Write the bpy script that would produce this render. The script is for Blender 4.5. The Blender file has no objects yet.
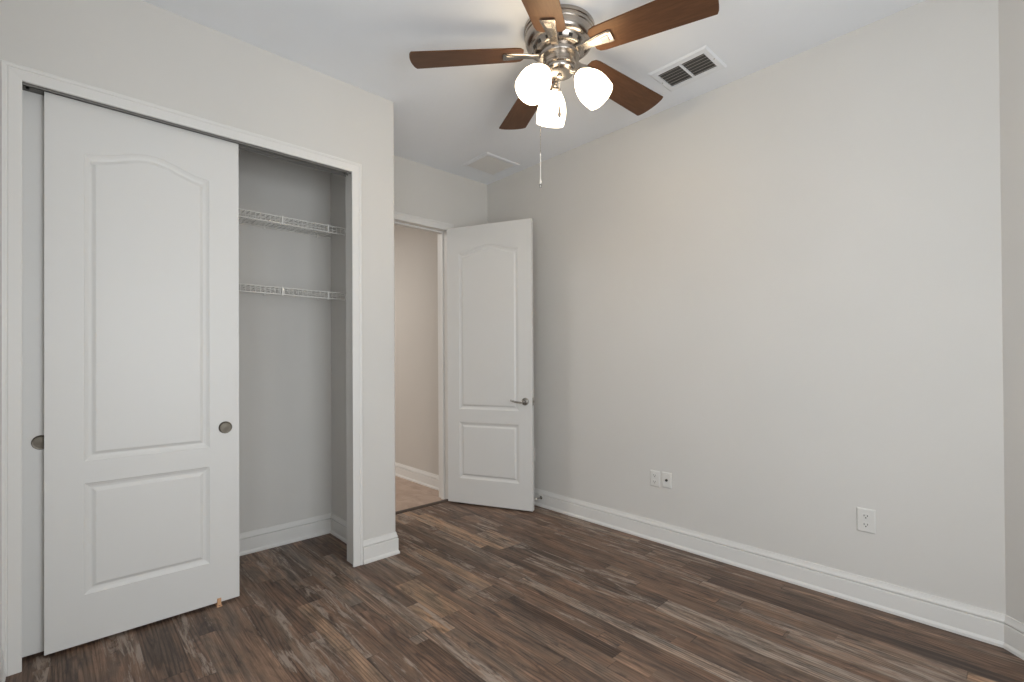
import bpy, bmesh, math, random
from mathutils import Vector, Matrix
sin, cos, pi, R = math.sin, math.cos, math.pi, math.radians
S = bpy.context.scene
COL = S.collection
random.seed(4)

# ------------------------------------------------------------------ camera
F_PX, YAW, PITCH, ROLL = 477.24, 0.75123, 0.006277, -0.005805
CAM = Vector((-2.52277, -2.98607, 1.06491))
H = 2.499                                    # ceiling height
cd = bpy.data.cameras.new('camera'); cam = bpy.data.objects.new('camera', cd); COL.objects.link(cam)
cd.sensor_width = 36.0; cd.lens = 36.0 * F_PX / 1024.0
cd.shift_x = 0.0; cd.shift_y = 15.69 / 1024.0
cd.clip_start = 0.02
fwd = Vector((sin(YAW) * cos(PITCH), cos(YAW) * cos(PITCH), sin(PITCH)))
rgt = Vector((cos(YAW), -sin(YAW), 0)); upv = rgt.cross(fwd)
r2 = rgt * cos(ROLL) + upv * sin(ROLL); u2 = -rgt * sin(ROLL) + upv * cos(ROLL)
cam.matrix_world = Matrix(((r2.x, u2.x, -fwd.x, CAM.x), (r2.y, u2.y, -fwd.y, CAM.y), (r2.z, u2.z, -fwd.z, CAM.z), (0, 0, 0, 1)))
S.camera = cam

# ------------------------------------------------------------------ exposure, daylight
S.view_settings.view_transform = 'Standard'; S.view_settings.look = 'None'
S.view_settings.gamma = 1.0; S.view_settings.use_curve_mapping = False
S.view_settings.exposure = -0.06
S.cycles.max_bounces = 14; S.cycles.diffuse_bounces = 12
S.cycles.sample_clamp_indirect = 6.0
w = bpy.data.worlds.new('daylight'); S.world = w; w.use_nodes = True
w.node_tree.nodes['Background'].inputs[0].default_value = (0.80, 0.90, 1.0, 1)
w.node_tree.nodes['Background'].inputs[1].default_value = 1.0

def area(name, loc, direction, sx, sy, power, color):
    l = bpy.data.lights.new(name, 'AREA'); l.shape = 'RECTANGLE'; l.size = sx; l.size_y = sy
    l.energy = power; l.color = color
    o = bpy.data.objects.new(name, l); COL.objects.link(o)
    o.location = loc; o.rotation_euler = Vector(direction).to_track_quat('-Z', 'Y').to_euler()
    return o
# daylight coming in through the two windows (left wall beside the camera, back wall behind it)
XL, YB = -2.69, -3.75                        # left and back wall planes
WL = (-2.95, -1.95, 0.55, 1.95)              # window in the left wall: y0, y1, z0, z1
WB = (-2.40, -1.30, 0.50, 1.90)              # window in the back wall: x0, x1, z0, z1
area('left_window_daylight', (XL - 0.03, (WL[0] + WL[1]) / 2, (WL[2] + WL[3]) / 2), (1, 0, 0), 0.94, 1.34, 10.0, (0.935, 0.975, 1.0))
area('back_window_daylight', ((WB[0] + WB[1]) / 2, YB - 0.03, (WB[2] + WB[3]) / 2), (0, 1, 0), 1.04, 1.34, 35.0, (0.935, 0.975, 1.0))
# unseen fill light added to brighten the hall beyond the door
area('hall_fill_light', (-1.75, 1.5, H - 0.06), (0, 0, -1), 0.5, 0.5, 35.0, (1.0, 0.97, 0.92))

# ------------------------------------------------------------------ materials
def mat(name, color=(0.8, 0.8, 0.8), rough=0.5, metal=0.0, spec=0.5):
    m = bpy.data.materials.new(name); m.use_nodes = True
    b = m.node_tree.nodes['Principled BSDF']
    b.inputs['Base Color'].default_value = (*color, 1); b.inputs['Roughness'].default_value = rough
    b.inputs['Metallic'].default_value = metal; b.inputs['Specular IOR Level'].default_value = spec
    return m
class NT:
    """small helper for node graphs"""
    def __init__(s, m): s.t = m.node_tree; s.b = s.t.nodes['Principled BSDF']
    def n(s, kind, **kw):
        x = s.t.nodes.new(kind)
        for k, v in kw.items(): setattr(x, k, v)
        return x
    def link(s, a, b): s.t.links.new(a, b)
    def math(s, op, a, b=None, c=None):
        x = s.n('ShaderNodeMath', operation=op)
        for i, v in enumerate((a, b, c)):
            if v is None: continue
            if isinstance(v, (int, float)): x.inputs[i].default_value = v
            else: s.link(v, x.inputs[i])
        return x.outputs[0]
    def xyz(s, a, b, c=0.0):
        x = s.n('ShaderNodeCombineXYZ')
        for i, v in enumerate((a, b, c)):
            if isinstance(v, (int, float)): x.inputs[i].default_value = v
            else: s.link(v, x.inputs[i])
        return x.outputs[0]
    def white(s, vec): x = s.n('ShaderNodeTexWhiteNoise', noise_dimensions='3D'); s.link(vec, x.inputs['Vector']); return x.outputs['Value']
    def noise(s, vec, scale, detail=3.0, rough=0.55, dist=0.0):
        x = s.n('ShaderNodeTexNoise'); s.link(vec, x.inputs['Vector']); x.inputs['Scale'].default_value = scale
        x.inputs['Detail'].default_value = detail; x.inputs['Roughness'].default_value = rough; x.inputs['Distortion'].default_value = dist
        return x.outputs[0]
    def ramp(s, fac, stops, interp='LINEAR'):
        x = s.n('ShaderNodeValToRGB'); x.color_ramp.interpolation = interp; e = x.color_ramp.elements
        while len(e) < len(stops): e.new(0.5)
        for i, (p, c) in enumerate(stops):
            e[i].position = p; e[i].color = (*c, 1) if len(c) == 3 else c
        s.link(fac, x.inputs[0]); return x.outputs[0]
    def mix(s, fac, a, b, blend='MIX'):
        x = s.n('ShaderNodeMix', data_type='RGBA', blend_type=blend)
        for sock, v in ((x.inputs[0], fac), (x.inputs[6], a), (x.inputs[7], b)):
            if isinstance(v, (int, float)): sock.default_value = v
            elif isinstance(v, tuple): sock.default_value = (*v, 1)
            else: s.link(v, sock)
        return x.outputs[2]
    def bump(s, h, strength, dist):
        x = s.n('ShaderNodeBump'); x.inputs['Strength'].default_value = strength; x.inputs['Distance'].default_value = dist
        s.link(h, x.inputs['Height']); s.link(x.outputs[0], s.b.inputs['Normal'])
    def pos(s):
        g = s.n('ShaderNodeNewGeometry'); return g.outputs['Position']
    def obj(s):
        g = s.n('ShaderNodeTexCoord'); return g.outputs['Object']
    def sep(s, v):
        x = s.n('ShaderNodeSeparateXYZ'); s.link(v, x.inputs[0]); return x.outputs

def paint(name, c, rough, scale, bstr, vary=0.02):
    m = mat(name, c, rough, 0, 0.3); t = NT(m); p = t.pos()
    n = t.noise(p, 1.3, 2); a = tuple(x * (1 - vary) for x in c); b = tuple(min(1, x * (1 + vary)) for x in c)
    t.link(t.ramp(n, [(0.3, a), (0.7, b)]), t.b.inputs['Base Color'])
    t.bump(t.noise(p, scale, 3), bstr, 0.002)
    return m
M_wall = paint('grey_wall_paint', (0.64, 0.625, 0.60), 0.75, 90, 0.12)
M_ceil = paint('white_ceiling_paint', (0.83, 0.855, 0.89), 0.85, 40, 0.25)
M_trim = paint('white_trim_paint', (0.72, 0.71, 0.69), 0.38, 140, 0.03)
M_hall = paint('beige_hall_paint', (0.56, 0.53, 0.495), 0.75, 90, 0.12)
M_door = mat('white_door_paint', (0.70, 0.695, 0.68), 0.42, 0, 0.4)
t = NT(M_door); x, y, z = t.sep(t.obj())
t.bump(t.noise(t.xyz(t.math('MULTIPLY', x, 14.0), t.math('MULTIPLY', y, 14.0), z), 22, 4), 0.06, 0.001)
M_nickel = mat('brushed_nickel', (0.43, 0.39, 0.35), 0.27, 1.0)
t = NT(M_nickel); x, y, z = t.sep(t.obj())
t.bump(t.noise(t.xyz(x, y, t.math('MULTIPLY', z, 60.0)), 40, 2), 0.05, 0.0005)
M_satin = mat('satin_nickel_hardware', (0.45, 0.43, 0.40), 0.25, 1.0)
M_pull = mat('aged_nickel_pull', (0.13, 0.115, 0.095), 0.40, 1.0)
M_bronze = mat('dark_track_metal', (0.27, 0.26, 0.245), 0.5, 0.4)
M_dark = mat('dark_recess', (0.02, 0.018, 0.016), 0.9)
M_duct = mat('duct_shade', (0.10, 0.095, 0.09), 0.7)  # dark colour stands in for the shade inside the supply duct
M_vent = mat('white_enamel_metal', (0.70, 0.69, 0.67), 0.35)
M_ceil_metal = mat('ceiling_white_metal', (0.80, 0.82, 0.85), 0.5)
M_slat = mat('grey_louver_metal', (0.48, 0.45, 0.41), 0.4)
M_wire = mat('white_vinyl_wire', (0.74, 0.73, 0.70), 0.4)
M_plastic = mat('white_plastic', (0.69, 0.68, 0.655), 0.35)
M_guide = mat('tan_plastic', (0.62, 0.36, 0.20), 0.5)
M_rubber = mat('black_rubber', (0.03, 0.03, 0.03), 0.7)
M_white_rubber = mat('white_rubber', (0.72, 0.70, 0.66), 0.6)
M_thresh = mat('dark_brown_reducer', (0.065, 0.045, 0.034), 0.5)
M_glass = mat('window_glass', (0.9, 0.95, 0.95), 0.02); NT(M_glass).b.inputs['Transmission Weight'].default_value = 1.0

# opal lamp glass and bulbs: these give off the warm lamp light
def glow(name, c, strength):
    m = mat(name, (0.9, 0.88, 0.84), 0.3); b = m.node_tree.nodes['Principled BSDF']
    b.inputs['Emission Color'].default_value = (*c, 1); b.inputs['Emission Strength'].default_value = strength
    return m
M_opal = glow('lit_opal_glass', (1.0, 0.81, 0.56), 8.0)
M_bulb = glow('lit_bulb', (1.0, 0.82, 0.58), 12.0)

M_blade = mat('walnut_fan_blade', (0.09, 0.042, 0.022), 0.44, 0, 0.5)
M_blade.node_tree.nodes['Principled BSDF'].inputs['Specular Tint'].default_value = (1.0, 0.58, 0.26, 1)   # orange reflection tint stands in for the lamps' warm glow
t = NT(M_blade); x, y, z = t.sep(t.obj())
v = t.xyz(t.math('MULTIPLY', x, 3.0), t.math('MULTIPLY', y, 26.0), z)
g = t.noise(v, 3.0, 5, 0.6, 0.6)
t.link(t.ramp(g, [(0.25, (0.062, 0.029, 0.017)), (0.55, (0.092, 0.043, 0.024)), (0.8, (0.125, 0.060, 0.032))]), t.b.inputs['Base Color'])

# vinyl floor of mixed reclaimed wood strips running along Y
M_floor = mat('mixed_wood_strip_floor', (0.1, 0.07, 0.05), 0.5, 0, 0.35)
t = NT(M_floor); x, y, z = t.sep(t.pos())
PW = 0.116
pair = t.math('FLOOR', t.math('DIVIDE', x, PW))
half = t.math('FLOOR', t.math('DIVIDE', x, PW / 2))
joined = t.math('GREATER_THAN', t.white(t.xyz(pair, 3.7)), 0.55)
row = t.math('ADD', t.math('MULTIPLY', joined, t.math('ADD', t.math('MULTIPLY', pair, 2.0), 0.25)), t.math('MULTIPLY', t.math('SUBTRACT', 1.0, joined), half))
ra = t.white(t.xyz(row, 11.3)); rb = t.white(t.xyz(row, 27.9))
length = t.math('ADD', 0.70, t.math('MULTIPLY', ra, 0.95))
yy = t.math('DIVIDE', t.math('ADD', y, t.math('MULTIPLY', rb, 5.0)), length)
bid = t.math('FLOOR', yy)
# a second, shorter split in some of the strips
sub = t.math('GREATER_THAN', t.math('FRACT', yy), t.math('ADD', 0.62, t.math('MULTIPLY', 0.6, t.white(t.xyz(row, bid, 9.1)))))
bid2 = t.math('ADD', t.math('MULTIPLY', bid, 2.0), sub)
c1 = t.white(t.xyz(row, bid2, 1.0)); c2 = t.white(t.xyz(row, bid2, 5.0)); c3 = t.white(t.xyz(row, bid2, 8.0))
base = t.ramp(c1, [(0.0, (0.066, 0.045, 0.035)), (0.08, (0.100, 0.070, 0.054)), (0.35, (0.130, 0.087, 0.065)), (0.58, (0.142, 0.097, 0.072)),
                   (0.78, (0.168, 0.122, 0.094)), (0.89, (0.185, 0.152, 0.128)), (0.97, (0.250, 0.172, 0.116)), (1.0, (0.290, 0.205, 0.145))])
off = t.math('MULTIPLY', c2, 37.0)
# broad patches of redder and greyer wood that run along the strips
pn = t.noise(t.xyz(t.math('ADD', t.math('MULTIPLY', x, 11.0), off), t.math('MULTIPLY', y, 2.6), off), 1.3, 6, 0.66, 1.0)
base = t.mix(1.0, base, t.ramp(pn, [(0.30, (0.50, 0.53, 0.56)), (0.44, (0.90, 0.92, 0.93)), (0.56, (1.14, 1.05, 0.98)), (0.70, (1.55, 1.44, 1.34))]), 'MULTIPLY')
gv = t.xyz(t.math('ADD', t.math('MULTIPLY', x, 44.0), off), t.math('MULTIPLY', y, 1.7), off)
g1 = t.noise(gv, 1.6, 6, 0.68, 0.45)
fine = t.noise(t.xyz(t.math('ADD', t.math('MULTIPLY', x, 190.0), off), t.math('MULTIPLY', y, 4.0), off), 1.2, 4, 0.7)
wv = t.n('ShaderNodeTexWave', wave_type='RINGS', rings_direction='Z'); wv.inputs['Scale'].default_value = 1.7; wv.inputs['Distortion'].default_value = 2.6
wv.inputs['Detail'].default_value = 3.0; wv.inputs['Detail Scale'].default_value = 1.2
ly = t.math('MULTIPLY', t.math('SUBTRACT', t.math('FRACT', yy), 0.45), t.math('MULTIPLY', length, 1.1))
lx = t.math('MULTIPLY', t.math('SUBTRACT', t.math('FRACT', t.math('DIVIDE', x, PW)), t.math('ADD', 0.2, t.math('MULTIPLY', c2, 0.5))), PW * 16.0)
t.link(t.xyz(lx, ly, t.math('MULTIPLY', c3, 3.0)), wv.inputs['Vector'])
col = t.mix(1.0, base, t.ramp(g1, [(0.32, (0.42, 0.40, 0.39)), (0.43, (0.82, 0.81, 0.80)), (0.55, (1.08, 1.07, 1.06)), (0.68, (1.48, 1.45, 1.42))]), 'MULTIPLY')
col = t.mix(1.0, col, t.ramp(fine, [(0.32, (0.70, 0.69, 0.68)), (0.5, (1.0, 1.0, 1.0)), (0.7, (1.26, 1.26, 1.26))]), 'MULTIPLY')
col = t.mix(t.math('MULTIPLY', 0.60, t.math('GREATER_THAN', c3, 0.62)), col, t.mix(1.0, col, t.ramp(wv.outputs['Fac'], [(0.0, (0.40, 0.37, 0.35)), (0.35, (1.0, 0.98, 0.96)), (1.0, (1.25, 1.22, 1.20))]), 'MULTIPLY'))
# chalky worn streaks
wn = t.noise(t.xyz(t.math('ADD', t.math('MULTIPLY', x, 20.0), off), t.math('MULTIPLY', y, 2.2), t.math('ADD', off, 4.0)), 1.4, 7, 0.74, 0.7)
wf = t.math('MULTIPLY', t.ramp(wn, [(0.51, (0, 0, 0)), (0.60, (1, 1, 1))]), t.math('MULTIPLY', 0.80, t.math('GREATER_THAN', c2, 0.52)))
col = t.mix(1.0, col, (1.16, 1.13, 1.11), 'MULTIPLY')
col = t.mix(wf, col, (0.36, 0.295, 0.245))
# dark worn blotches
dn = t.noise(t.xyz(t.math('ADD', t.math('MULTIPLY', x, 13.0), off), t.math('MULTIPLY', y, 3.2), t.math('ADD', off, 9.0)), 1.5, 6, 0.7, 0.8)
col = t.mix(t.math('MULTIPLY', t.ramp(dn, [(0.54, (0, 0, 0)), (0.66, (1, 1, 1))]), 0.65), col, (0.038, 0.028, 0.026))
# knots
kn = t.noise(t.xyz(t.math('MULTIPLY', x, 16.0), t.math('MULTIPLY', y, 7.0), 2.0), 1.0, 2)
col = t.mix(t.ramp(kn, [(0.70, (0, 0, 0)), (0.76, (0.7, 0.7, 0.7))]), col, (0.035, 0.022, 0.016))
# fine seams
def edge(f, wid): return t.math('LESS_THAN', t.math('MINIMUM', f, t.math('SUBTRACT', 1.0, f)), wid)
s1 = edge(t.math('FRACT', t.math('DIVIDE', x, PW)), 0.006)
s2 = t.math('MULTIPLY', edge(t.math('FRACT', t.math('DIVIDE', x, PW / 2)), 0.010), t.math('SUBTRACT', 1.0, joined))
s3 = edge(t.math('FRACT', yy), 0.0016)
seam = t.math('MAXIMUM', s1, t.math('MAXIMUM', t.math('MULTIPLY', s2, 0.6), s3))
col = t.mix(t.math('MULTIPLY', seam, 0.55), col, (0.022, 0.015, 0.011))
t.link(col, t.b.inputs['Base Color'])
t.link(t.ramp(g1, [(0.2, (0.56, 0.56, 0.56)), (0.8, (0.44, 0.44, 0.44))]), t.b.inputs['Roughness'])
t.bump(g1, 0.10, 0.001)

M_tile = mat('beige_hall_floor', (0.36, 0.26, 0.20), 0.5)
t = NT(M_tile); x, y, z = t.sep(t.pos())
g = t.noise(t.xyz(t.math('MULTIPLY', x, 5.0), t.math('MULTIPLY', y, 3.0), 0.0), 2.0, 5, 0.6, 0.8)
fx = t.math('FRACT', t.math('DIVIDE', t.math('ADD', x, 5.0), 0.46)); fy = t.math('FRACT', t.math('DIVIDE', t.math('ADD', y, 5.27), 0.46))
gr = t.math('MAXIMUM', edge(fx, 0.007), edge(fy, 0.007))
t.link(t.mix(t.math('MULTIPLY', gr, 0.5), t.ramp(g, [(0.3, (0.34, 0.245, 0.19)), (0.7, (0.47, 0.355, 0.285))]), (0.28, 0.215, 0.175)), t.b.inputs['Base Color'])

# ------------------------------------------------------------------ mesh helpers
class MB:
    """collects shapes in world (or local) coordinates and links them as one mesh"""
    def __init__(s): s.b = bmesh.new()
    def face(s, vs):
        try: s.b.faces.new(vs)
        except ValueError: pass
    def box(s, x0, x1, y0, y1, z0, z1, m=None):
        v = [Vector((x, y, z)) for z in (z0, z1) for y in (y0, y1) for x in (x0, x1)]
        if m is not None: v = [m @ p for p in v]
        v = [s.b.verts.new(p) for p in v]
        for f in ((0, 2, 3, 1), (4, 5, 7, 6), (0, 1, 5, 4), (2, 6, 7, 3), (0, 4, 6, 2), (1, 3, 7, 5)): s.face([v[i] for i in f])
        return s
    def prism(s, pts, z0, z1):
        a = [s.b.verts.new((p[0], p[1], z0)) for p in pts]; c = [s.b.verts.new((p[0], p[1], z1)) for p in pts]
        n = len(pts); s.face(a[::-1]); s.face(c)
        for i in range(n): s.face([a[i], a[(i + 1) % n], c[(i + 1) % n], c[i]])
        return s
    def rings(s, rings, cap=True, closed=False):
        rv = [[s.b.verts.new(p) for p in r] for r in rings]; n = len(rv[0])
        pairs = list(zip(rv, rv[1:])) + ([(rv[-1], rv[0])] if closed else [])
        for a, c in pairs:
            for i in range(n): s.face([a[i], a[(i + 1) % n], c[(i + 1) % n], c[i]])
        if cap and not closed: s.face(rv[0][::-1]); s.face(rv[-1])
        return s
    def lathe(s, prof, origin=(0, 0, 0), axis=(0, 0, 1), seg=40):
        ax = Vector(axis).normalized(); q = ax.to_track_quat('Z', 'X').to_matrix(); o = Vector(origin)
        rs = []
        for r, h in prof:
            rr = max(r, 1e-5)
            rs.append([o + q @ Vector((rr * cos(2 * pi * k / seg), rr * sin(2 * pi * k / seg), h)) for k in range(seg)])
        return s.rings(rs)
    def tube(s, pts, rad, seg=8):
        pts = [Vector(p) for p in pts]; rs = []
        n = None
        for i, p in enumerate(pts):
            d = (pts[min(i + 1, len(pts) - 1)] - pts[max(i - 1, 0)]).normalized()
            if n is None:
                n = d.orthogonal().normalized()
            else:
                n = (n - d * n.dot(d)).normalized()
            bn = d.cross(n); r = rad[i] if isinstance(rad, (list, tuple)) else rad
            rs.append([p + r * (cos(2 * pi * k / seg) * n + sin(2 * pi * k / seg) * bn) for k in range(seg)])
        return s.rings(rs)
    def sweep(s, path, prof, N):
        N = Vector(N); P = [Vector(p) for p in path]; rs = []
        for i, p in enumerate(P):
            ls = []
            if i > 0: ls.append(N.cross((P[i] - P[i - 1]).normalized()))
            if i < len(P) - 1: ls.append(N.cross((P[i + 1] - P[i]).normalized()))
            l = ls[0] if len(ls) == 1 else (ls[0] + ls[1]) / (1 + ls[0].dot(ls[1]))
            rs.append([p + l * a + N * c for a, c in prof])
        return s.rings(rs)
    def build(s, name, m, parent=None, smooth=False, bevel=0.0, local=False):
        bmesh.ops.remove_doubles(s.b, verts=s.b.verts, dist=1e-6)
        if bevel:
            es = [e for e in s.b.edges if len(e.link_faces) == 2 and e.calc_face_angle(0) > 0.6]
            bmesh.ops.bevel(s.b, geom=es, offset=bevel, segments=2, profile=0.5, affect='EDGES', clamp_overlap=True)
        bmesh.ops.recalc_face_normals(s.b, faces=s.b.faces)
        me = bpy.data.meshes.new(name)
        o = bpy.data.objects.new(name, me)
        if parent is not None and not local:
            mw = parent_matrix(parent).inverted()
            s.b.transform(mw)
        s.b.to_mesh(me); s.b.free()
        for mm in (m if isinstance(m, (list, tuple)) else [m]): me.materials.append(mm)
        if smooth:
            me.polygons.foreach_set('use_smooth', [True] * len(me.polygons))
            me.set_sharp_from_angle(angle=R(38))
        COL.objects.link(o)
        if parent is not None: o.parent = parent
        return o
def parent_matrix(o):
    m = Matrix.Identity(4)
    while o is not None:
        m = (Matrix.Translation(o.location) @ o.rotation_euler.to_matrix().to_4x4()) @ m
        o = o.parent
    return m
def tag(o, label, cat, group=None, kind=None):
    o['label'] = label; o['category'] = cat
    if group: o['group'] = group
    if kind: o['kind'] = kind
    return o
def thing(name, label, cat, loc=(0, 0, 0), rz=0.0, group=None, kind=None):
    o = bpy.data.objects.new(name, None); COL.objects.link(o); o.empty_display_size = 0.05
    o.location = loc; o.rotation_euler = (0, 0, rz)
    return tag(o, label, cat, group, kind)
def struct(name, mb, m, label, cat, **kw): return tag(mb.build(name, m, **kw), label, cat, kind='structure')

# ------------------------------------------------------------------ room shell
YC, XC = -0.612, -1.188                      # closet front plane, outer corner of the closet block
YCB, XCR, WY = -0.038, -1.314, -0.520                    # closet back and right inside faces
OX0, OX1, OZ = -2.635, -1.441, 2.044         # closet opening inside the casing
DX0, DX1, DZ = -1.082, -0.405, 2.050         # doorway to the hall
YCH = -2.935                                 # where the chamfered wall starts
CHX = -0.80                                  # where it meets the back wall
struct('floor', MB().prism([(XL - 0.1, YB - 0.1), (0.1, YB - 0.1), (0.1, 0.0), (XL - 0.1, 0.0)], -0.06, 0.0), M_floor,
       'dark brown and grey mixed wood strip floor of the bedroom and closet', 'floor')
struct('floor_hall', MB().prism([(XL - 0.1, 0.0), (0.1, 0.0), (0.1, 3.2), (XL - 0.1, 3.2)], -0.06, 0.0), M_tile,
       'pale pinkish beige hall floor seen through the open doorway', 'floor')
struct('ceiling', MB().prism([(XL - 0.1, YB - 0.1), (0.1, YB - 0.1), (0.1, 3.2), (XL - 0.1, 3.2)], H, H + 0.08), M_ceil,
       'flat white ceiling carrying the fan and two vents', 'ceiling')
struct('wall_right', MB().prism([(0, 0.115), (0, YCH), (0.1, YCH), (0.1, 0.115)], 0, H), M_wall,
       'long bare light grey wall with outlets behind the open door', 'wall')
struct('wall_chamfer', MB().prism([(0, YCH), (CHX, YB), (CHX + 0.07, YB - 0.07), (0.1, YCH)], 0, H), M_wall,
       'short angled grey wall at the right edge of the photo', 'wall')
m = MB()
m.box(CHX + 0.07, WB[1], YB - 0.1, YB, 0, H); m.box(WB[0], WB[1], YB - 0.1, YB, 0, WB[2]); m.box(WB[0], WB[1], YB - 0.1, YB, WB[3], H)
m.box(XL - 0.1, WB[0], YB - 0.1, YB, 0, H)
struct('wall_back', m, M_wall, 'grey wall with a window behind the camera', 'wall')
m = MB()
m.box(XL - 0.1, XL, YB, WL[0], 0, H); m.box(XL - 0.1, XL, WL[0], WL[1], 0, WL[2]); m.box(XL - 0.1, XL, WL[0], WL[1], WL[3], H)
m.box(XL - 0.1, XL, WL[1], 0.115, 0, H)
struct('wall_left', m, M_wall, 'grey wall meeting the left end of the closet front', 'wall')
m = MB()
m.box(DX1 + 0.012, 0, 0, 0.115, 0, H); m.box(XC, DX0 - 0.012, 0, 0.115, 0, H); m.box(DX0 - 0.012, DX1 + 0.012, 0, 0.115, DZ + 0.012, H)
struct('wall_far', m, M_wall, 'far grey wall around the doorway to the hall', 'wall')
# closet front wall with its opening and the return towards the doorway; the outer corner is rounded
m = MB()
m.box(XL, OX0 - 0.018, YC, WY, 0, H)
m.box(OX0 - 0.018, OX1 + 0.018, YC, WY, 2.075, H)
rc = 0.014
arc = [(XC - rc + rc * sin(R(a)), YC + rc - rc * cos(R(a))) for a in range(0, 91, 15)]
m.prism([(OX1 + 0.018, WY), (OX1 + 0.018, YC)] + arc + [(XC, 0.115), (XCR, 0.115), (XCR, WY)], 0, H)
struct('wall_closet', m, M_wall, 'light grey closet front wall around the sliding doors', 'wall')
struct('wall_closet_back', MB().box(XL, XCR, YCB, 0.115, 0, H), M_wall, 'grey back wall inside the closet behind the wire shelves', 'wall')
# hall
HX = -0.285
struct('wall_hall', MB().box(HX, 0.1, 0.115, 3.1, 0, H), M_hall, 'beige hall wall seen through the doorway', 'wall')
m = MB(); m.box(XL, HX, 3.0, 3.1, 0, H); m.box(XL - 0.1, XL, 0.115, 3.1, 0, H)
struct('wall_hall_end', m, M_hall, 'beige end wall of the hall out of sight', 'wall')

# baseboards: moulded profile (offset from wall, height)
BB = [(0, 0), (0.018, 0), (0.018, 0.010), (0.014, 0.018), (0.0125, 0.020), (0.0125, 0.0835), (0.0105, 0.0862), (0.0025, 0.0866), (0.0025, 0.0904), (0.0108, 0.0912),
      (0.0108, 0.0942), (0.0070, 0.103), (0.0048, 0.112), (0.0040, 0.118), (0, 0.118)]
def baseboard(name, path, label):
    return struct(name, MB().sweep([(*p, 0) for p in path], BB, (0, 0, 1)), M_trim, label, 'baseboard')
ch = Vector((CHX, YB - YCH, 0)).normalized()
baseboard('baseboard_right', [(CHX, YB), (0, YCH), (0, 0)], 'white moulded baseboard along the long bare grey wall')
baseboard('baseboard_far', [(0, 0), (DX1 + 0.072, 0)], 'white baseboard stub behind the open door')
baseboard('baseboard_closet_corner', [(XC - 0.007, 0), (XC - 0.007, YC), (OX1 + 0.054, YC)], 'white baseboard wrapping the outer corner beside the closet')
baseboard('baseboard_closet', [(XCR, WY), (XCR, YCB), (XL, YCB)], 'white baseboard along the inside of the closet')
baseboard('baseboard_left', [(XL, YC - 0.02), (XL, YB)], 'white baseboard along the grey wall beside the camera')
baseboard('baseboard_back', [(XL, YB), (CHX, YB)], 'white baseboard along the wall behind the camera')
baseboard('baseboard_hall', [(HX, 0.13), (HX, 3.0)], 'white baseboard along the beige hall wall')

# casings: (outward, protrusion)
CS = [(0, 0), (0, 0.010), (0.003, 0.0112), (0.034, 0.0130), (0.036, 0.0116), (0.0385, 0.0116), (0.040, 0.0140), (0.049, 0.0155), (0.054, 0.0130), (0.054, 0)]
def casing(mb, x0, x1, zt, y, ny, k=1.0):
    N = (0, ny, 0)
    path = [(x0, y, 0), (x0, y, zt), (x1, y, zt), (x1, y, 0)]
    if ny > 0: path = path[::-1]
    a = Vector(N).cross(Vector((0, 0, 1)))
    return mb.sweep(path, [(p * k, q) for p, q in CS], N)
m = MB(); casing(m, OX0, OX1, OZ, YC, -1, 0.96)
m.box(OX0 - 0.018, OX0 - 0.010, YC, WY, 0, 2.075); m.box(OX1 + 0.010, OX1 + 0.018, YC, WY, 0, 2.075); m.box(OX0 - 0.010, OX1 + 0.010, YC, WY, 2.067, 2.075)
struct('trim_1', m, M_trim, 'white moulded casing framing the closet opening', 'trim')
m = MB(); casing(m, DX0, DX1, DZ, 0.0, -1); casing(m, DX0, DX1, DZ, 0.115, 1)
m.box(DX0 - 0.012, DX0, 0, 0.115, 0, DZ + 0.012); m.box(DX1, DX1 + 0.012, 0, 0.115, 0, DZ + 0.012); m.box(DX0, DX1, 0, 0.115, DZ, DZ + 0.012)
m.box(DX0, DX0 + 0.011, 0.045, 0.08, 0, DZ); m.box(DX1 - 0.011, DX1, 0.045, 0.08, 0, DZ); m.box(DX0 + 0.011, DX1 - 0.011, 0.045, 0.08, DZ - 0.011, DZ)
struct('trim_2', m, M_trim, 'white casing and jamb of the hall doorway', 'trim')
TH = [(-0.022, 0), (-0.019, 0.006), (-0.008, 0.010), (0.010, 0.010), (0.016, 0.004), (0.018, 0)]
struct('trim_3', MB().rings([[(xx, a, c) for a, c in TH] for xx in (DX0, DX1)]), M_thresh, 'thin dark strip on the floor across the hall doorway', 'threshold')

# windows beside and behind the camera (out of the picture, they let the daylight in)
def window(name, cx, cy, wid, z0, z1, rz, label):
    t_ = thing(name, label, 'window', (cx, cy, z0), rz, kind='structure')
    hgt = z1 - z0; a = wid / 2; f = MB()
    for q in ((-a, -a + 0.04, 0, hgt), (a - 0.04, a, 0, hgt), (-a, a, 0, 0.04), (-a, a, hgt - 0.04, hgt), (-a, a, hgt / 2 - 0.02, hgt / 2 + 0.02)):
        f.box(q[0], q[1], 0.05, 0.09, q[2], q[3])
    f.build('window_frame', M_vent, t_, local=True)
    MB().box(-a + 0.04, a - 0.04, 0.068, 0.073, 0.04, hgt - 0.04).build('pane', M_glass, t_, local=True)
    MB().box(-a - 0.03, a + 0.03, -0.03, 0.05, -0.02, 0.0).build('window_sill', M_trim, t_, local=True, bevel=0.003)
window('window_1', XL, (WL[0] + WL[1]) / 2, WL[1] - WL[0], WL[2], WL[3], R(90), 'window in the grey wall beside the camera')
window('window_2', (WB[0] + WB[1]) / 2, YB, WB[1] - WB[0], WB[2], WB[3], R(180), 'window in the grey wall behind the camera')

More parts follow.
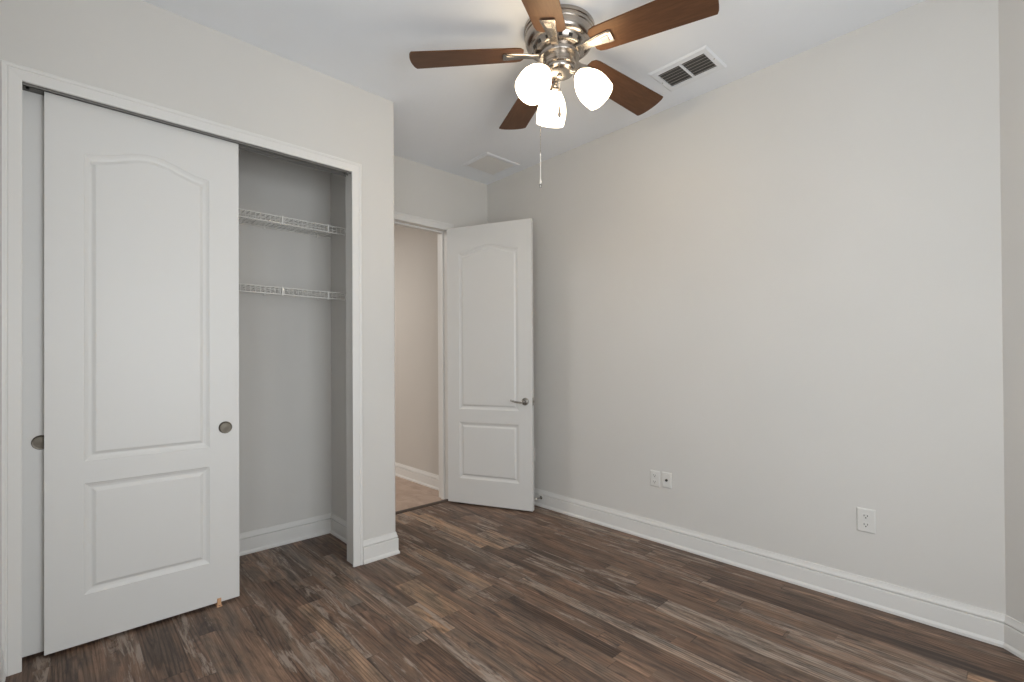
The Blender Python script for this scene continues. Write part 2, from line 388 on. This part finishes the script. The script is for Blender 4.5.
# ------------------------------------------------------------------ moulded two-panel doors
def inset(poly, d):
    n = len(poly); out = []
    for i in range(n):
        p0, p1, p2 = Vector(poly[i - 1]), Vector(poly[i]), Vector(poly[(i + 1) % n])
        e0 = (p1 - p0).normalized(); e1 = (p2 - p1).normalized()
        n0 = Vector((-e0.y, e0.x)); n1 = Vector((-e1.y, e1.x))
        out.append(tuple(p1 + (n0 + n1) / (1 + n0.dot(n1)) * d))
    return out
def panel_door(x0, x1, z0, z1, panels, th):
    """door slab, front face at y=0 looking along -y, panels = counter-clockwise outlines in (x, z)"""
    mb = MB(); b = mb.b
    prof = [(0.0, 0.0), (0.002, 0.002), (0.012, 0.0065), (0.020, 0.0080), (0.0235, 0.0075), (0.032, 0.0025), (0.035, 0.0015)]
    outer = [(x0, z0), (x1, z0), (x1, z1), (x0, z1)]
    for side in (0, 1):
        Y = lambda d: d if side == 0 else th - d
        ed = []
        ov = [b.verts.new((p[0], Y(0), p[1])) for p in outer]
        ed += [b.edges.new((ov[i], ov[(i + 1) % 4])) for i in range(4)]
        for poly in panels:
            prev = None
            for d, dep in prof:
                ring = [b.verts.new((q[0], Y(dep), q[1])) for q in (inset(poly, d) if d else poly)]
                n = len(ring)
                if prev is None: ed += [b.edges.new((ring[i], ring[(i + 1) % n])) for i in range(n)]
                else:
                    for i in range(n): mb.face([prev[i], prev[(i + 1) % n], ring[(i + 1) % n], ring[i]])
                prev = ring
            mb.face(prev)
        bmesh.ops.triangle_fill(b, use_beauty=True, use_dissolve=False, edges=ed)
        if side == 0: fv = ov
        else:
            for i in range(4): mb.face([fv[i], fv[(i + 1) % 4], ov[(i + 1) % 4], ov[i]])
    return mb
def door_panels(x0, x1, lz0, lz1, uz0, uz1, rise):
    top = [(x1 + (x0 - x1) * k / 24, uz1 + rise * sin(pi * k / 24) ** 2) for k in range(25)]
    return [[(x0, lz0), (x1, lz0), (x1, lz1), (x0, lz1)], [(x0, uz0), (x1, uz0)] + top]
DW, TH_ = 0.625, 0.030
def closet_door(name, x, yfront, label, pull_x):
    t_ = thing(name, label, 'sliding closet door', (x, yfront, 0), kind='structure')
    panel_door(0, DW, 0.0138, 2.0433, door_panels(0.107, DW - 0.114, 0.194, 0.610, 0.693, 1.849, 0.050), TH_).build('door_slab', M_door, t_, local=True)
    c = MB(); rim = [(0.0, 0.0), (0.0262, 0.0), (0.0262, 0.0018), (0.0245, 0.0028), (0.0215, 0.0022), (0.0205, 0.0005), (0.018, 0.0004), (0.006, 0.0010), (0.0, 0.0012)]
    c.lathe(rim, (pull_x, 0.0, 0.774), (0, -1, 0), 32)
    p = c.build('finger_pull', M_pull, t_, smooth=True, local=True)
    p['label'] = 'round dark nickel finger pull'
    return t_
closet_door('door_1', -2.5810, -0.5819, 'white two panel sliding closet door, the front one with the full arch panel showing', 0.571)
closet_door('door_2', OX0 - 0.009, -0.5430, 'white sliding closet door mostly hidden behind the front one', 0.054)
# door track under the closet header
t_ = thing('door_track', 'dark metal sliding door track under the closet header', 'door track', (OX0, -0.565, 2.044))
m = MB(); m.box(OX0 - 0.010, OX1 + 0.010, -0.607, -0.525, 2.0635, 2.067)
for yy0, zz0, zz1 in ((-0.6045, 2.0392, 2.0448), (-0.5515, 2.046, 2.0575), (-0.5290, 2.046, 2.0635)): m.box(OX0 - 0.010, OX1 + 0.010, yy0, yy0 + 0.003, zz0, zz1)
for xx in (OX0 + 0.01, (OX0 + OX1) / 2, OX1 - 0.01):
    for yy0 in (-0.6045, -0.5515): m.box(xx - 0.004, xx + 0.004, yy0, yy0 + 0.003, 2.045, 2.064)
m.build('track_channel', M_bronze, t_)
# little floor guide under the front door
t_ = thing('door_guide', 'small tan floor guide under the free edge of the sliding closet door', 'door guide', (-2.036, -0.567, 0))
m = MB(); m.box(-2.046, -2.026, -0.60, -0.535, 0, 0.004); m.box(-2.0435, -2.0285, -0.5905, -0.5865, 0.004, 0.034); m.box(-2.0435, -2.0285, -0.5485, -0.5455, 0.004, 0.026)
m.build('guide_body', M_guide, t_, bevel=0.001)
MB().lathe([(0, 0), (0.004, 0), (0.004, 0.001), (0.002, 0.002), (0, 0.002)], (-2.036, -0.5950, 0.004), (0, 0, 1), 16).build('screw', M_satin, t_)

# entry door, swung open towards the long wall
HXX, HYY, ANG, EW = -0.4405, -0.050, 5.1388, 0.6712
t_ = thing('door_3', 'white two panel arch top bedroom door standing open against the long wall', 'door', (HXX, HYY, 0), ANG, kind='structure')
panel_door(0, EW, 0.014, 2.047, door_panels(0.099, EW - 0.100, 0.196, 0.608, 0.705, 1.852, 0.048), 0.031).build('door_slab', M_door, t_, local=True)
for side in (0, 1):
    sg = -1 if side == 0 else 1; y0 = 0.0 if side == 0 else 0.031
    LX, LZ = 0.620, 0.772
    h = MB(); h.lathe([(0, 0), (0.027, 0), (0.027, 0.004), (0.024, 0.008), (0.013, 0.010), (0.0095, 0.014), (0.0095, 0.030), (0.012, 0.034), (0.012, 0.046), (0.008, 0.050), (0, 0.050)], (LX, y0, LZ), (0, sg, 0), 28)
    o = h.build('lever_handle', M_satin, t_, smooth=True, local=True); o['label'] = 'satin nickel lever handle'
    pts, rad = [], []
    for k in range(13):
        u = k / 12
        pts.append((LX - 0.096 * u, y0 + sg * (0.041 - 0.010 * sin(pi * u)), LZ - 0.006 * sin(pi * u * 1.0) + 0.010 * u * u)); rad.append(0.0085 - 0.0035 * u)
    MB().tube(pts, rad, 12).build('lever', M_satin, o, smooth=True, local=True)
MB().box(EW - 0.0002, EW + 0.0012, 0.005, 0.026, 0.745, 0.800).build('latch_plate', M_satin, t_, local=True, bevel=0.0004)
MB().rings([[(EW + 0.001, 0.010, 0.764), (EW + 0.001, 0.021, 0.764), (EW + 0.001, 0.021, 0.780), (EW + 0.001, 0.010, 0.780)],
            [(EW + 0.009, 0.0185, 0.764), (EW + 0.009, 0.021, 0.764), (EW + 0.009, 0.021, 0.780), (EW + 0.009, 0.0185, 0.780)]]).build('latch_bolt', M_satin, t_, local=True)
for hz in (0.20, 1.02, 1.84):
    h = MB(); h.lathe([(0, -0.048), (0.003, -0.047), (0.0055, -0.045), (0.0055, 0.045), (0.003, 0.047), (0, 0.048)], (-0.004, 0.034, hz), (0, 0, 1), 14)
    h.box(-0.003, 0.0, 0.004, 0.034, hz - 0.044, hz + 0.044)
    h.build('hinge', M_satin, t_, smooth=True, local=True)

# ------------------------------------------------------------------ closet wire shelves
def wire_shelf(z, label):
    x0, x1, yb, yf, lip = XL + 0.004, XCR - 0.004, YCB - 0.006, -0.298, 0.036
    t_ = thing('wire_shelf', label, 'wire shelf', ((x0 + x1) / 2, yb, z), group='white wire shelves in the closet')
    m = MB()
    for (y_, z_, r_) in ((yf, z, 0.0031), (yf - 0.001, z - lip, 0.0031), (yb, z - 0.004, 0.0030), ((yb + yf) / 2, z - 0.005, 0.0026), (yf + 0.06, z - 0.005, 0.0022)):
        m.tube([(x0, y_, z_), (x1, y_, z_)], r_, 8)
    m.build('rail_wires', M_wire, t_, smooth=True)
    m = MB(); n = int((x1 - x0) / 0.0235)
    for k in range(1, n):
        xx = x0 + (x1 - x0) * k / n
        m.tube([(xx, yb, z - 0.0005), (xx, yf + 0.004, z - 0.0005), (xx, yf - 0.003, z - 0.005), (xx, yf - 0.003, z - lip)], 0.0016, 6)
    m.build('cross_wires', M_wire, t_, smooth=True)
    for xx in (-2.36, -2.02, -1.682, -1.436):
        m = MB(); m.box(xx - 0.0045, xx + 0.0045, yf - 0.0065, yf + 0.004, z - lip - 0.006, z + 0.005)
        m.build('lip_clip', M_wire, t_, bevel=0.001)
    for xx in (-2.45, -2.08, -1.699, -1.40):
        m = MB(); m.box(xx - 0.006, xx + 0.006, YCB - 0.010, YCB, z - 0.016, z + 0.008); m.build('wall_clip', M_wire, t_, bevel=0.001)
    for sx, xx in ((1, XCR), (-1, XL)):
        m = MB(); m.box(xx - sx * 0.012, xx, yf - 0.012, yf + 0.028, z - lip - 0.012, z + 0.008)
        m.build('end_bracket', M_plastic, t_, bevel=0.002)
    return t_
wire_shelf(1.833, 'white wire shelf in the closet, the upper of the two')
wire_shelf(1.455, 'white wire shelf in the closet, the lower of the two')

# ------------------------------------------------------------------ outlets on the long wall (built facing -X)
def plate(name, label, y, z, wid, hgt, kind):
    t_ = thing(name, label, 'wall plate', (0, y, z), group='white plates on the long wall')
    m = MB(); a, c = wid / 2, hgt / 2
    m.rings([[(0, y - a, z - c), (0, y + a, z - c), (0, y + a, z + c), (0, y - a, z + c)],
             [(-0.0035, y - a, z - c), (-0.0035, y + a, z - c), (-0.0035, y + a, z + c), (-0.0035, y - a, z + c)],
             [(-0.006, y - a + 0.004, z - c + 0.004), (-0.006, y + a - 0.004, z - c + 0.004), (-0.006, y + a - 0.004, z + c - 0.004), (-0.006, y - a + 0.004, z + c - 0.004)]])
    m.build('cover_plate', M_plastic, t_)
    if kind == 'duplex':
        for s_ in (-1, 1):
            zc = z + s_ * 0.0185
            pts = [(0.0145 * cos(R(q)) * 1.0, 0.0145 * sin(R(q))) for q in range(0, 360, 15)]
            pts = [(p_, max(-0.0115, min(0.0115, q_))) for p_, q_ in pts]
            r_ = MB().rings([[(-0.0055, y + p_, zc + q_) for p_, q_ in pts], [(-0.0078, y + p_ * 0.96, zc + q_ * 0.96) for p_, q_ in pts]]).build('receptacle', M_plastic, t_)
            k = MB(); k.box(-0.0081, -0.0076, y - 0.0070, y - 0.0048, zc - 0.001, zc + 0.0065); k.box(-0.0081, -0.0076, y + 0.0048, y + 0.0070, zc - 0.001, zc + 0.0065)
            k.lathe([(0, 0), (0.0026, 0), (0.0026, 0.0005), (0, 0.0005)], (-0.0076, y, zc - 0.0062), (-1, 0, 0), 12)
            k.build('slot', M_dark, r_)
        MB().lathe([(0, 0), (0.0028, 0), (0.0022, 0.0012), (0, 0.0014)], (-0.0058, y, z), (-1, 0, 0), 12).build('screw', M_plastic, t_)
    elif kind == 'jack':
        o = MB().lathe([(0, 0), (0.0075, 0), (0.0075, 0.002), (0.0048, 0.003), (0.0048, 0.009), (0.002, 0.009), (0, 0.0085)], (-0.0058, y, z), (-1, 0, 0), 20).build('coax_jack', M_rubber, t_)
        for s_ in (-1, 1): MB().lathe([(0, 0), (0.0028, 0), (0.0022, 0.0012), (0, 0.0014)], (-0.0058, y, z + s_ * 0.030), (-1, 0, 0), 12).build('screw', M_plastic, t_)
    return t_
plate('wall_outlet', 'white duplex outlet immediately left of the plate with the dark jack', -1.508, 0.364, 0.060, 0.092, 'duplex')
plate('jack_plate', 'white wall plate with one small dark round jack', -1.584, 0.368, 0.058, 0.088, 'jack')
plate('wall_outlet', 'white duplex outlet standing alone near the angled wall', -2.518, 0.363, 0.066, 0.101, 'duplex')
plate('wall_outlet', 'white wall outlet just peeking out behind the free edge of the open door', -0.500, 0.366, 0.060, 0.096, 'duplex')
# door stop on the baseboard
t_ = thing('door_stop', 'small nickel door stop screwed to the baseboard beside the open door', 'door stop', (-0.0125, -0.598, 0.066))
MB().lathe([(0, 0), (0.012, 0), (0.012, 0.003), (0.006, 0.006), (0.005, 0.010), (0.005, 0.050), (0.008, 0.052), (0, 0.052)], (-0.0125, -0.598, 0.066), (-1, 0, 0), 20).build('stop_rod', M_satin, t_, smooth=True)
MB().lathe([(0, 0), (0.0085, 0), (0.0085, 0.008), (0.006, 0.011), (0, 0.012)], (-0.0640, -0.598, 0.066), (-1, 0, 0), 20).build('bumper', M_white_rubber, t_, smooth=True)

# ------------------------------------------------------------------ ceiling vents
t_ = thing('supply_vent', 'white ceiling register with two banks of dark louvers beside the fan', 'ceiling vent', (-0.267, -1.859, H))
x0, x1, y0, y1 = -0.383, -0.152, -2.008, -1.710; ix0, ix1, iy0, iy1 = -0.344, -0.194, -1.978, -1.740; ym = -1.859
m = MB(); zt, zb = H, H - 0.007
def vent_frame(m, x0, x1, y0, y1, ix0, ix1, iy0, iy1, zt, zb, e=0.008):
    def rg(x0, x1, y0, y1, z): return [(x0, y0, z), (x1, y0, z), (x1, y1, z), (x0, y1, z)]
    m.rings([rg(x0, x1, y0, y1, zt), rg(x0, x1, y0, y1, zt - 0.002), rg(x0 + e, x1 - e, y0 + e, y1 - e, zb), rg(ix0, ix1, iy0, iy1, zb), rg(ix0, ix1, iy0, iy1, zt)], closed=True)
vent_frame(m, x0, x1, y0, y1, ix0, ix1, iy0, iy1, zt, zb)
m.box(ix0, ix1, ym - 0.0055, ym + 0.0055, zb, zt)
m.build('vent_frame', M_ceil_metal, t_)
MB().box(ix0, ix1, iy0, iy1, H - 0.0012, H - 0.0004).build('duct_back', M_duct, t_)
for (a, c) in ((iy0, ym - 0.0055), (ym + 0.0055, iy1)):
    for k in range(6):
        xx = ix0 + 0.013 + k * (ix1 - ix0 - 0.022) / 5.2
        m = MB(); m.box(-0.0065, 0.0065, a, c, -0.0005, 0.0005, Matrix.Translation((xx, 0, H - 0.0045)) @ Matrix.Rotation(R(-38), 4, 'Y'))
        m.build('louver', M_slat, t_)
for yy0 in (y0 + 0.014, y1 - 0.014):
    MB().lathe([(0, 0), (0.004, 0), (0.003, 0.0015), (0, 0.002)], ((x0 + x1) / 2, yy0, H - 0.0062), (0, 0, -1), 12).build('screw', M_satin, t_)
t_ = thing('return_grille', 'white square return air grille on the ceiling above the open door', 'ceiling vent', (-0.245, -0.330, H))
x0, x1, y0, y1 = -0.402, -0.090, -0.474, -0.185
m = MB(); vent_frame(m, x0, x1, y0, y1, x0 + 0.028, x1 - 0.028, y0 + 0.028, y1 - 0.028, H, H - 0.007); m.build('vent_frame', M_ceil_metal, t_)
MB().box(x0 + 0.028, x1 - 0.028, y0 + 0.028, y1 - 0.028, H - 0.0012, H - 0.0004).build('duct_back', M_slat, t_)
n = 16
for k in range(n):
    yy0 = y0 + 0.034 + k * (y1 - y0 - 0.068) / (n - 1)
    m = MB(); m.box(x0 + 0.028, x1 - 0.028, -0.0072, 0.0072, -0.0004, 0.0004, Matrix.Translation((0, yy0, H - 0.0042)) @ Matrix.Rotation(R(-25), 4, 'X'))
    m.build('louver', M_vent, t_)

# ------------------------------------------------------------------ ceiling fan
FX, FY = -0.955, -1.620
fan = thing('ceiling_fan', 'five blade walnut and nickel ceiling fan with three lit glass shades', 'ceiling fan', (FX, FY, H))
C = Vector((FX, FY, 0))
MB().lathe([(0, H), (0.152, H), (0.153, 2.492), (0.153, 2.484), (0.149, 2.481), (0.149, 2.477), (0.1515, 2.474), (0.1515, 2.466), (0.148, 2.462), (0.147, 2.440),
            (0.141, 2.428), (0.128, 2.421), (0.124, 2.420), (0, 2.420)], C, (0, 0, 1), 64).build('motor_housing', M_nickel, fan, smooth=True)
o = MB().lathe([(0, 2.421), (0.122, 2.421), (0.120, 2.416), (0.106, 2.396), (0.102, 2.394), (0, 2.394)], C, (0, 0, 1), 64).build('vent_band', M_nickel, fan, smooth=True)
for k in range(15):
    a = R(137.8 + 14 + 72 * (k // 3) + 22 * (k % 3)); q = Vector((cos(a), sin(a), 0)); tz = Vector((-sin(a), cos(a), 0))
    s_ = (Vector((q.x * -0.014, q.y * -0.014, -0.020))).normalized(); nrm = tz.cross(s_).normalized()
    if nrm.dot(q) < 0: nrm = -nrm
    c_ = C + q * 0.1131 + Vector((0, 0, 2.4062))
    MB().rings([[c_ + nrm * d + tz * (u * 0.0080) + s_ * (v_ * 0.0066) for u, v_ in ((-1, -1), (1, -1), (1, 1), (-1, 1))] for d in (-0.003, 0.0012)]).build('cooling_slot', M_dark, o)
MB().lathe([(0, 2.399), (0.086, 2.399), (0.0875, 2.397), (0.0875, 2.370), (0.086, 2.368), (0.074, 2.367), (0, 2.367)], C, (0, 0, 1), 56).build('collar_ring', M_nickel, fan, smooth=True)
MB().lathe([(0, 2.369), (0.0705, 2.369), (0.0705, 2.341), (0.068, 2.340), (0.068, 2.338), (0.0735, 2.337), (0.0735, 2.329), (0.070, 2.327), (0, 2.327)], C, (0, 0, 1), 56).build('switch_housing', M_nickel, fan, smooth=True)
MB().lathe([(0, 2.330), (0.066, 2.330), (0.066, 2.318), (0.061, 2.310), (0.045, 2.304), (0.02, 2.301), (0.012, 2.300), (0.010, 2.293), (0, 2.292)], C, (0, 0, 1), 56).build('light_kit', M_nickel, fan, smooth=True)

# one blade with its bracket, built along local +x, then copied round
BZ, BP, BD = 2.3899, -0.1745, 0.0553
def blade_pt(x, y, dz=0.0):                  # local blade sheet: droop along x, pitch across y
    return Vector((x, y * cos(BP), BZ - H - BD * (x - 0.1) + y * sin(BP) + dz))
def blade_outline():
    L, R0 = [], 0.150
    def hw(r): return 0.0659 + (0.0805 - 0.0659) * (r - 0.2) / 0.435
    up = [(R0 + 0.006, -hw(R0) + 0.020), (R0 + 0.018, -hw(R0) + 0.004)] + [(r, -hw(r)) for r in (0.19, 0.30, 0.42, 0.54)]
    tip = []
    for k in range(13):
        y_ = -1 + 2 * k / 12; tip.append((0.634 + 0.012 * (1 - y_ * y_) - 0.004 * abs(y_) ** 16, y_ * hw(0.634)))
    dn = [(r, hw(r)) for r in (0.54, 0.42, 0.30, 0.19)] + [(R0 + 0.018, hw(R0) - 0.004), (R0 + 0.006, hw(R0) - 0.020)]
    return up + tip + dn
ol = blade_outline()
first = None
for k in range(5):
    a = 2.40525 - k * R(72)
    if first is None:
        m = MB(); cnt = [(0.28, 0.0)]
        m.rings([[blade_pt(x_, y_, 0.0) for x_, y_ in ol], [blade_pt(x_, y_, 0.0055) for x_, y_ in ol]])
        b_ = m.build('blade', M_blade, fan, local=True, bevel=0.0012)
        # bracket: tapered raised plate under the blade reaching in to the hub
        def br(rows, dz):
            return rows
        m = MB()
        st = [(0.088, 0.018), (0.120, 0.018), (0.150, 0.0215), (0.190, 0.0265), (0.226, 0.0310), (0.239, 0.0310), (0.245, 0.0265)]
        rs = []
        for x_, h_ in st:
            ty = 0.35 if x_ < 0.13 else 1.0
            zz = 0.0 if x_ >= 0.15 else -0.004
            def P(y_, d_): p_ = blade_pt(x_, y_ * 1.0, d_ + zz); return p_
            rs.append([P(-h_, 0.0), P(-h_, -0.004), P(-h_ * 0.84, -0.0075), P(h_ * 0.84, -0.0075), P(h_, -0.004), P(h_, 0.0)])
        m.rings(rs)
        ib = m.build('blade_bracket', M_nickel, b_, local=True, smooth=True)
        m = MB()
        m.rings([[blade_pt(x_, y_, -0.0072) for x_, y_ in ((0.196, -0.013), (0.231, -0.018), (0.231, 0.018), (0.196, 0.013))],
                 [blade_pt(x_, y_, -0.0094) for x_, y_ in ((0.199, -0.010), (0.228, -0.015), (0.228, 0.015), (0.199, 0.010))]])
        pb = m.build('bracket_boss', M_nickel, b_, local=True)
        first = (b_, ib, pb)
    else:
        b_ = first[0].copy(); COL.objects.link(b_); b_.parent = fan
        for src in first[1:]:
            c_ = src.copy(); COL.objects.link(c_); c_.parent = b_
    b_.rotation_euler = (0, 0, a)

# light kit: three arms with tulip shades
RN, ZN, RE, ZE = 0.0868, 2.2873, 0.1827, 2.1661
SH = [(0.020, 0.0), (0.027, 0.002), (0.034, 0.012), (0.048, 0.032), (0.060, 0.058), (0.0665, 0.085), (0.0675, 0.105), (0.0655, 0.130), (0.0640, 0.146)]
for k in range(3):
    a = -1.1184 - k * R(120); q = Vector((cos(a), sin(a), 0))
    n0 = C + q * RN + Vector((0, 0, ZN)); e0 = C + q * RE + Vector((0, 0, ZE)); ax = (e0 - n0).normalized()
    p0 = C + q * 0.048 + Vector((0, 0, 2.314)); p1 = n0 - ax * 0.020
    arm = MB().tube([p0, p0 + (q * 0.6 + Vector((0, 0, -0.5))) * 0.018, p1, n0 - ax * 0.002], [0.010, 0.0095, 0.0095, 0.011], 14).build('lamp_arm', M_nickel, fan, smooth=True)
    MB().lathe([(0, -0.012), (0.018, -0.012), (0.026, -0.007), (0.028, 0.004), (0.028, 0.012), (0.024, 0.013), (0, 0.013)], n0, ax, 28).build('shade_holder', M_nickel, arm, smooth=True)
    inner = [(r_ - 0.003, h_) for r_, h_ in SH[::-1]][:-1] + [(0.001, 0.004)]
    sh = MB().lathe([(0.001, 0.0)] + SH + inner, n0, ax, 40).build('lamp_shade', M_opal, arm, smooth=True)
    MB().lathe([(0.001, 0.012), (0.012, 0.014), (0.014, 0.035), (0.024, 0.058), (0.028, 0.078), (0.022, 0.097), (0.001, 0.104)], n0, ax, 24).build('light_bulb', M_bulb, arm, smooth=True)
# pull chains
def chain(px, py, z0, zl, zf, fob):
    pr = Vector((px, py, 0))
    m = MB(); m.tube([(px, py, z0), (px, py, zl)], 0.0011, 6)
    n = int((z0 - zl) / 0.012)
    for k in range(n):
        zc = z0 - (k + 0.5) * (z0 - zl) / n; m.lathe([(0, -0.0016), (0.0014, -0.0012), (0.0018, 0), (0.0014, 0.0012), (0, 0.0016)], (px, py, zc), (0, 0, 1), 6)
    d = (C - pr); d.z = 0; d.normalize()
    m.tube([(px + d.x * 0.02, py + d.y * 0.02, z0 + 0.002), (px, py, z0 + 0.002), (px, py, z0 - 0.004)], 0.0022, 8)
    o = m.build('pull_chain', M_nickel, fan, smooth=True)
    if fob == 'cord':
        f = MB(); f.lathe([(0, zl + 0.006), (0.0035, zl + 0.004), (0.0035, zl - 0.004), (0.0017, zl - 0.006), (0.0017, zf + 0.028), (0.003, zf + 0.024), (0.0048, zf + 0.012), (0.0045, zf + 0.003), (0, zf)], pr, (0, 0, 1), 14)
        f.build('pull_knob', M_white_rubber, o, smooth=True)
        MB().lathe([(0, zf + 0.006), (0.0054, zf + 0.006), (0.0058, zf - 0.002), (0.004, zf - 0.010), (0, zf - 0.012)], pr, (0, 0, 1), 14).build('knob_tip', M_satin, o, smooth=True)
    else:
        MB().lathe([(0, zl + 0.004), (0.003, zl + 0.002), (0.0045, zl - 0.008), (0.0075, zl - 0.028), (0.0078, zl - 0.036), (0.0055, zl - 0.046), (0, zl - 0.049)], pr, (0, 0, 1), 16).build('pull_knob', M_nickel, o, smooth=True)
chain(FX - 0.062, FY + 0.058, 2.350, 1.955, 1.822, 'cord')
chain(FX - 0.060, FY - 0.051, 2.345, 2.125, 2.08, 'fob')
